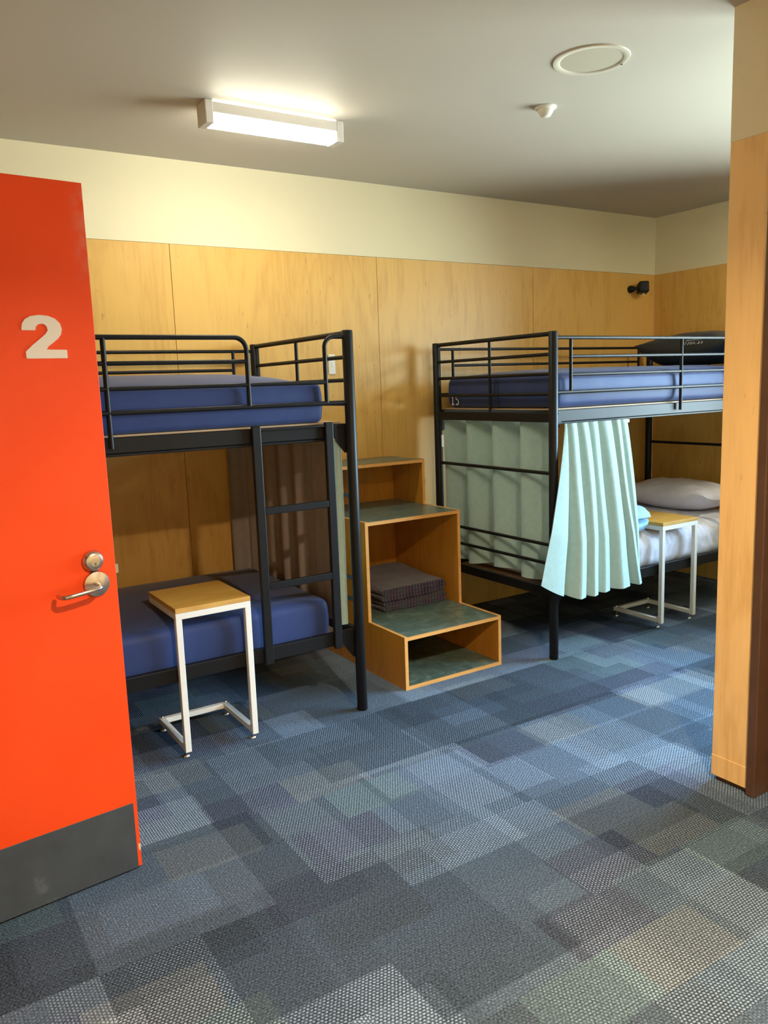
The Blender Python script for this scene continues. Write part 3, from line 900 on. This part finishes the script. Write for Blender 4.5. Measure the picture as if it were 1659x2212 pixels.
# two folded plaid blankets in the middle box
def blanket(z0, th, x0, x1, y0, y1, label, slope, dx):
    """one length of cloth folded into four layers, folds to the left"""
    n = 4
    lh = th / n
    path = []
    for k in range(n):
        zc = z0 + lh * (k + 0.5)
        a, b_ = (x0 + lh, x1)
        if k == 1 or k == 2: a = x0 + lh * 0.9
        xs = [a + (b_ - a) * i / 14 for i in range(15)]
        if k % 2 == 0: xs.reverse()
        path += [(x, zc) for x in xs]
        if k < n - 1:
            zm = z0 + lh * (k + 1)
            if k % 2 == 0:
                path += [(a - lh * 0.42, zc + lh * 0.2), (a - lh * 0.55, zm), (a - lh * 0.42, zm + lh * 0.3)]
            else:
                path += [(b_ + lh * 0.42, zc + lh * 0.2), (b_ + lh * 0.55, zm), (b_ + lh * 0.42, zm + lh * 0.3)]
    m_ = len(path)
    hw_ = lh * 0.41
    L1, L2 = [], []
    for i in range(m_):
        a = Vector(path[max(0, i - 1)]); b_ = Vector(path[min(m_ - 1, i + 1)])
        d = (b_ - a).normalized(); nn = Vector((-d.y, d.x)) * hw_
        p = Vector(path[i])
        L1.append(p + nn); L2.append(p - nn)
    ring = L1 + list(reversed(L2))
    mb = MB()
    NYY = 14
    base = Vector(((x0 + x1) / 2, (y0 + y1) / 2, z0))
    rows = []
    for j in range(NYY + 1):
        t = j / NYY
        yy = y0 + (y1 - y0) * t
        sc = slope * max(0.0, t - 0.35) ** 1.5
        row = []
        for p in ring:
            w = 0.004 * noise.noise(Vector((p.x * 9, yy * 9, p.y * 30 + dx)))
            row.append(mb.bm.verts.new(Vector((p.x + dx * t * 0.0 + 0.003 * math.sin(yy * 40 + p.y * 200), yy + 0.004 * math.sin(p.y * 330 + p.x * 9), p.y + sc * (p.y - z0 + 0.03) / th + max(w, -0.0015))) - base))
        rows.append(row)
    k = len(ring)
    for j in range(NYY):
        for i in range(k):
            f = mb.bm.faces.new((rows[j][i], rows[j][(i + 1) % k], rows[j + 1][(i + 1) % k], rows[j + 1][i])); f.smooth = True
    half = m_
    for row, fl in ((rows[0], False), (rows[-1], True)):
        for i in range(half - 1):
            q = [row[i], row[i + 1], row[k - 2 - i], row[k - 1 - i]]
            if fl: q.reverse()
            mb.bm.faces.new(q)
    o = mb.build('blanket', M['plaid'], None, base)
    tag(o, label, 'blanket', 'folded plaid blankets')
    return o
blanket(0.2685, 0.058, 2.195, 2.600, 3.515, 3.955, 'lower of two folded purple plaid blankets inside the wooden steps', 0.0, 0.2)
blanket(0.3290, 0.066, 2.180, 2.588, 3.505, 3.955, 'upper of two folded purple plaid blankets inside the wooden steps', 0.03, 0.7)

# ------------------------------------------------------------------ small C shaped tables
def side_table(xc, yl, label):
    root = empty('side_table', (xc, yl, 0))
    tag(root, label, 'table', 'small white framed side tables')
    W2, D_, q = 0.146, 0.335, 0.0125
    Wm = M['white_metal']
    top = MB().box((-W2 - 0.0125, -0.0135, 0.610), (W2 + 0.0125, D_ + 0.010, 0.630), 0.0012, 1, front=1)
    top.build('table_top', [M['table_wood'], M['table_edge']], root)
    tf = MB()
    tf.box((-W2 - q, -q, 0.584), (W2 + q, q, 0.6095), 0.0015, 1)
    tf.box((-W2 - q, q, 0.584), (-W2 + q, D_ - q, 0.6095), 0.0015, 1)
    tf.box((W2 - q, q, 0.584), (W2 + q, D_ - q, 0.6095), 0.0015, 1)
    tf.box((-W2 - q, D_ - q, 0.584), (W2 + q, D_ + q * 0.6, 0.6095), 0.0015, 1)
    tf.build('top_frame', Wm, root)
    for s in (-1, 1):
        MB().box((s * W2 - q, -q, 0.030), (s * W2 + q, q, 0.584), 0.0015, 1).build('leg', Wm, root)
    bf = MB()
    for s in (-1, 1):
        bf.box((s * W2 - q, q, 0.034), (s * W2 + q, D_ + q, 0.057), 0.0015, 1)
    bf.box((-W2 + q, D_ - q, 0.034), (W2 - q, D_ + q, 0.057), 0.0015, 1)
    bf.build('base_frame', Wm, root)
    for s in (-1, 1):
        for yy in (0.024, D_ - 0.002):
            pf = [(0, 0), (0.0145, 0), (0.0145, 0.004), (0.010, 0.009), (0.004, 0.012), (0.004, 0.034)]
            pf += [(0.004, 0.0565), (0.006, 0.057), (0.006, 0.063), (0.003, 0.067), (0, 0.068)]
            MB().lathe((s * W2, yy, 0.0), (0, 0, 1), pf, 20).build('foot', M['chrome'], root)
    return root
side_table(1.077, 3.030, 'white framed C shaped side table against the left bed beside the ladder')
side_table(3.925, 2.984, 'white framed C shaped side table against the right bed below the white pillow')

# ------------------------------------------------------------------ ceiling and wall fittings
LX0, LX1, LY0, LY1 = 1.250, 1.880, 3.200, 3.292
lamp = empty('ceiling_light', ((LX0 + LX1) / 2, (LY0 + LY1) / 2, HC))
tag(lamp, 'lit rectangular fluorescent batten light on the ceiling', 'ceiling light')
cx_, cy_ = lamp.location.x, lamp.location.y
def ll(p): return (p[0] - cx_, p[1] - cy_, p[2] - HC)
zb = HC - 0.088
hs = MB()
hs.box(ll((LX0, LY0, HC - 0.046)), ll((LX1, LY0 + 0.006, HC - 0.006)), 0.001, 1)
hs.box(ll((LX0, LY1 - 0.006, HC - 0.046)), ll((LX1, LY1, HC - 0.006)), 0.001, 1)
hs.box(ll((LX0 + 0.024, LY0 + 0.006, HC - 0.040)), ll((LX1 - 0.024, LY1 - 0.006, HC - 0.034)))
hs.box(ll((LX0 + 0.06, LY0 + 0.036, HC - 0.034)), ll((LX1 - 0.06, LY1 - 0.036, HC)))
hs.build('housing', M['housing'], lamp)
for xa in (LX0, LX1 - 0.035):
    MB().box(ll((xa, LY0 - 0.001, zb)), ll((xa + 0.035, LY1 + 0.001, HC)), 0.004, 2).build('end_cap', M['housing'], lamp)
df = MB()
yz = [(LY0 + 0.003, HC - 0.046), (LY0 + 0.003, HC - 0.070), (LY0 + 0.014, zb + 0.002), (LY1 - 0.014, zb + 0.002), (LY1 - 0.003, HC - 0.070), (LY1 - 0.003, HC - 0.046)]
df.prism([(a - cy_, b_ - HC) for a, b_ in yz], 'x', LX0 + 0.035 - cx_, LX1 - 0.035 - cx_)
bmesh.ops.recalc_face_normals(df.bm, faces=df.bm.faces)
for fc in df.bm.faces:
    fc.normal_update()
    if abs(fc.normal.y) > 0.9: fc.material_index = 1
df.build('diffuser', [M['diffuser'], M['diffuser_side']], lamp)
up = MB()  # glowing strips added on top of the housing to cast the ceiling glow
for y0, y1 in ((LY0 + 0.007, LY0 + 0.034), (LY1 - 0.034, LY1 - 0.007)):
    up.box(ll((LX0 + 0.06, y0, HC - 0.033)), ll((LX1 - 0.06, y1, HC - 0.010)))
up.build('added_glow_slot', M['added_uplight'], lamp)

# the second fitting, turned along the right wall, is hidden behind the wall nib
lamp_b = lamp.copy(); COL.objects.link(lamp_b)
lamp_b.location = (4.60, 2.36, HC); lamp_b.rotation_euler = (0, 0, PI / 2)
lamp_b['label'] = 'second lit batten light, turned along the right wall, outside the picture'
for ch_ in list(lamp.children):
    c_ = ch_.copy(); COL.objects.link(c_); c_.parent = lamp_b
    if 'diffuser' in ch_.name or 'slot' in ch_.name:
        c_.data = ch_.data.copy()
        for i_, m_ in enumerate(list(c_.data.materials)):
            if m_.name == 'lit diffuser': c_.data.materials[i_] = M['diffuser_b']
            if m_.name == 'lit diffuser top slot': c_.data.materials[i_] = M['added_uplight_b']

sp = empty('ceiling_speaker', (2.356, 2.212, HC))
tag(sp, 'round flush ceiling grille with a pale rim, nearest ceiling fitting', 'speaker')
MB().lathe((0, 0, 0), (0, 0, -1), [(0.112, 0.0), (0.112, 0.0025), (0.115, 0.0045), (0.131, 0.0055), (0.1365, 0.005), (0.138, 0.0)], 64).build('rim', M['rim'], sp)
MB().lathe((0, 0, 0), (0, 0, -1), [(0, 0.002), (0.112, 0.0018)], 64).build('grille', M['grille'], sp)
MB().lathe((0.124 * math.cos(-0.3), 0.124 * math.sin(-0.3), -0.0075), (0, 0, -1), [(0, 0.0018), (0.004, 0.0015), (0.004, 0)], 12).build('screw', M['keyhole'], sp)

sn = empty('ceiling_sensor', (2.566, 2.666, HC))
tag(sn, 'small white domed ceiling sensor beyond the round grille', 'sensor')
MB().lathe((0, 0, 0), (0, 0, -1), [(0.0, 0.010), (0.040, 0.010), (0.046, 0.004), (0.046, 0.0)], 40).build('base', M['white_plastic'], sn)
MB().lathe((0, 0, -0.010), (0, 0, -1), [(0.034, 0.0), (0.031, 0.010), (0.021, 0.026), (0.010, 0.030), (0, 0.031)], 40).build('dome', M['white_plastic'], sn)

wlmp = empty('wall_lamp', (4.742, YB, 2.094))
tag(wlmp, 'small black swivel wall lamp near the far corner above the right bed', 'lamp')
MB().lathe((0, 0, 0), (0, -1, 0), [(0, 0.0), (0.024, 0), (0.026, 0.012), (0.022, 0.030), (0.014, 0.038), (0, 0.040)], 28).build('mount', M['black'], wlmp)
MB().tube([(0, -0.036, 0), (0.020, -0.054, 0.004)], 0.010, 14).build('swivel_arm', M['black'], wlmp)
hdm = MB()
R_ = Matrix.Rotation(0.9, 3, 'Z') @ Matrix.Rotation(0.12, 3, 'Y')
hdm.box((-0.045 + 0.058, -0.036 - 0.072, -0.034), (0.045 + 0.058, 0.036 - 0.072, 0.046), 0.012, 3, rot=R_)
lh_ = hdm.build('lamp_head', M['black'], wlmp)
MB().tube([(0.048, -0.085, -0.036), (0.048, -0.085, -0.050)], 0.005, 10).build('switch', M['white_plastic'], lh_)

sw = empty('light_switch', (2.249, YB, 1.598))
tag(sw, 'narrow white light switch plate on the plywood behind the left bed', 'switch')
MB().box((-0.0215, -0.009, -0.056), (0.0215, 0.0, 0.056), 0.003, 2).build('plate', M['white_plastic'], sw)
MB().box((-0.006, -0.013, -0.012), (0.006, -0.009, 0.012), 0.0015, 1, rot=None).build('rocker', M['white_plastic'], sw)

# recessed downlight near the camera (out of the picture)
dl = empty('ceiling_downlight', (1.15, 0.15, HC))
tag(dl, 'round recessed warm downlight near the entrance, outside the picture', 'ceiling light')
MB().lathe((0, 0, 0), (0, 0, -1), [(0.075, 0.0), (0.075, 0.004), (0.095, 0.006), (0.100, 0.0)], 48).build('ring', M['white_plastic'], dl)
MB().lathe((0, 0, 0), (0, 0, -1), [(0, 0.002), (0.074, 0.002)], 48).build('lens', M['downlight'], dl)

# handwriting belongs to the dark pillow; white stop belongs to the right bed's curtain track
HWo = HW.build('handwriting', M['ink'], p2)
rbed = [o for o in bpy.data.objects if o.name == 'bunk_bed.001'][0]
trk = [o for o in rbed.children if o.name.startswith('curtain_track')][0]
te = TE.build('track_end', M['white_plastic'], trk)
te.location = -RB

# ------------------------------------------------------------------ light
def area(name, loc, rot, sx, sy, power, col, spread=None, shape='RECTANGLE'):
    l = bpy.data.lights.new(name, 'AREA')
    l.shape = shape; l.size = sx
    if shape == 'RECTANGLE': l.size_y = sy
    l.energy = power; l.color = col
    if spread: l.spread = spread
    o = bpy.data.objects.new(name, l)
    COL.objects.link(o)
    o.location = loc; o.rotation_euler = rot
    return o
dlight = area('downlight_beam', (1.15, 0.15, HC - 0.010), (0, 0, 0), 0.14, 0.14, 126.0, (1.0, 0.82, 0.58), math.radians(142), 'DISK')

# daylight: sky above, pale ground below, seen through the window
w = bpy.data.worlds.new('overcast day')
scene.world = w
w.use_nodes = True
nt = w.node_tree
for n in list(nt.nodes): nt.nodes.remove(n)
wo = nt.nodes.new('ShaderNodeOutputWorld')
bg = nt.nodes.new('ShaderNodeBackground')
tc = nt.nodes.new('ShaderNodeTexCoord')
sxyz = nt.nodes.new('ShaderNodeSeparateXYZ')
L(nt, tc.outputs['Generated'], sxyz.inputs[0])
h_ = math_n(nt, 'ADD', math_n(nt, 'MULTIPLY', sxyz.outputs[2], 0.5), 0.5)
cr = ramp(nt, h_, [(0.0, (0.56, 0.64, 0.60)), (0.47, (0.56, 0.64, 0.60)), (0.53, (0.50, 0.76, 1.0)), (1.0, (0.38, 0.66, 1.0))])
L(nt, cr, bg.inputs['Color'])
bg.inputs['Strength'].default_value = 54.0
L(nt, bg.outputs[0], wo.inputs[0])
pl = area('window_portal', (XR + 0.13, (WY0 + WY1) / 2, (WZ0 + WZ1) / 2), (0, math.radians(90), 0), WZ1 - WZ0, WY1 - WY0, 1.0, (1, 1, 1))
pl.data.cycles.is_portal = True

# ------------------------------------------------------------------ camera (26 mm phone lens held upright)
yaw, pitch, roll, fpx, hcam = 0.562726, -0.156418, -0.035582, 1727.79, 1.4670
f = Vector((math.sin(yaw) * math.cos(pitch), math.cos(yaw) * math.cos(pitch), math.sin(pitch)))
r = Vector((math.cos(yaw), -math.sin(yaw), 0))
u = r.cross(f)
r2 = r * math.cos(roll) + u * math.sin(roll)
u2 = -r * math.sin(roll) + u * math.cos(roll)
cam_d = bpy.data.cameras.new('camera')
cam = bpy.data.objects.new('camera', cam_d)
COL.objects.link(cam)
mw = Matrix((r2, u2, -f)).transposed().to_4x4()
mw.translation = Vector((0, 0, hcam))
cam.matrix_world = mw
cam_d.sensor_fit = 'VERTICAL'
cam_d.sensor_height = 36.0
cam_d.lens = fpx / 2212.0 * 36.0
cam_d.clip_start = 0.02
scene.camera = cam

vs = scene.view_settings
vs.view_transform = 'Standard'
vs.look = 'None'
vs.gamma = 1.0
vs.use_curve_mapping = False
vs.exposure = 0.0
scene.cycles.max_bounces = 10
scene.cycles.diffuse_bounces = 6
scene.cycles.glossy_bounces = 4
scene.cycles.transparent_max_bounces = 12
scene.cycles.caustics_reflective = False
scene.cycles.caustics_refractive = False
scene.cycles.sample_clamp_indirect = 6.0
scene.cycles.use_denoising = True
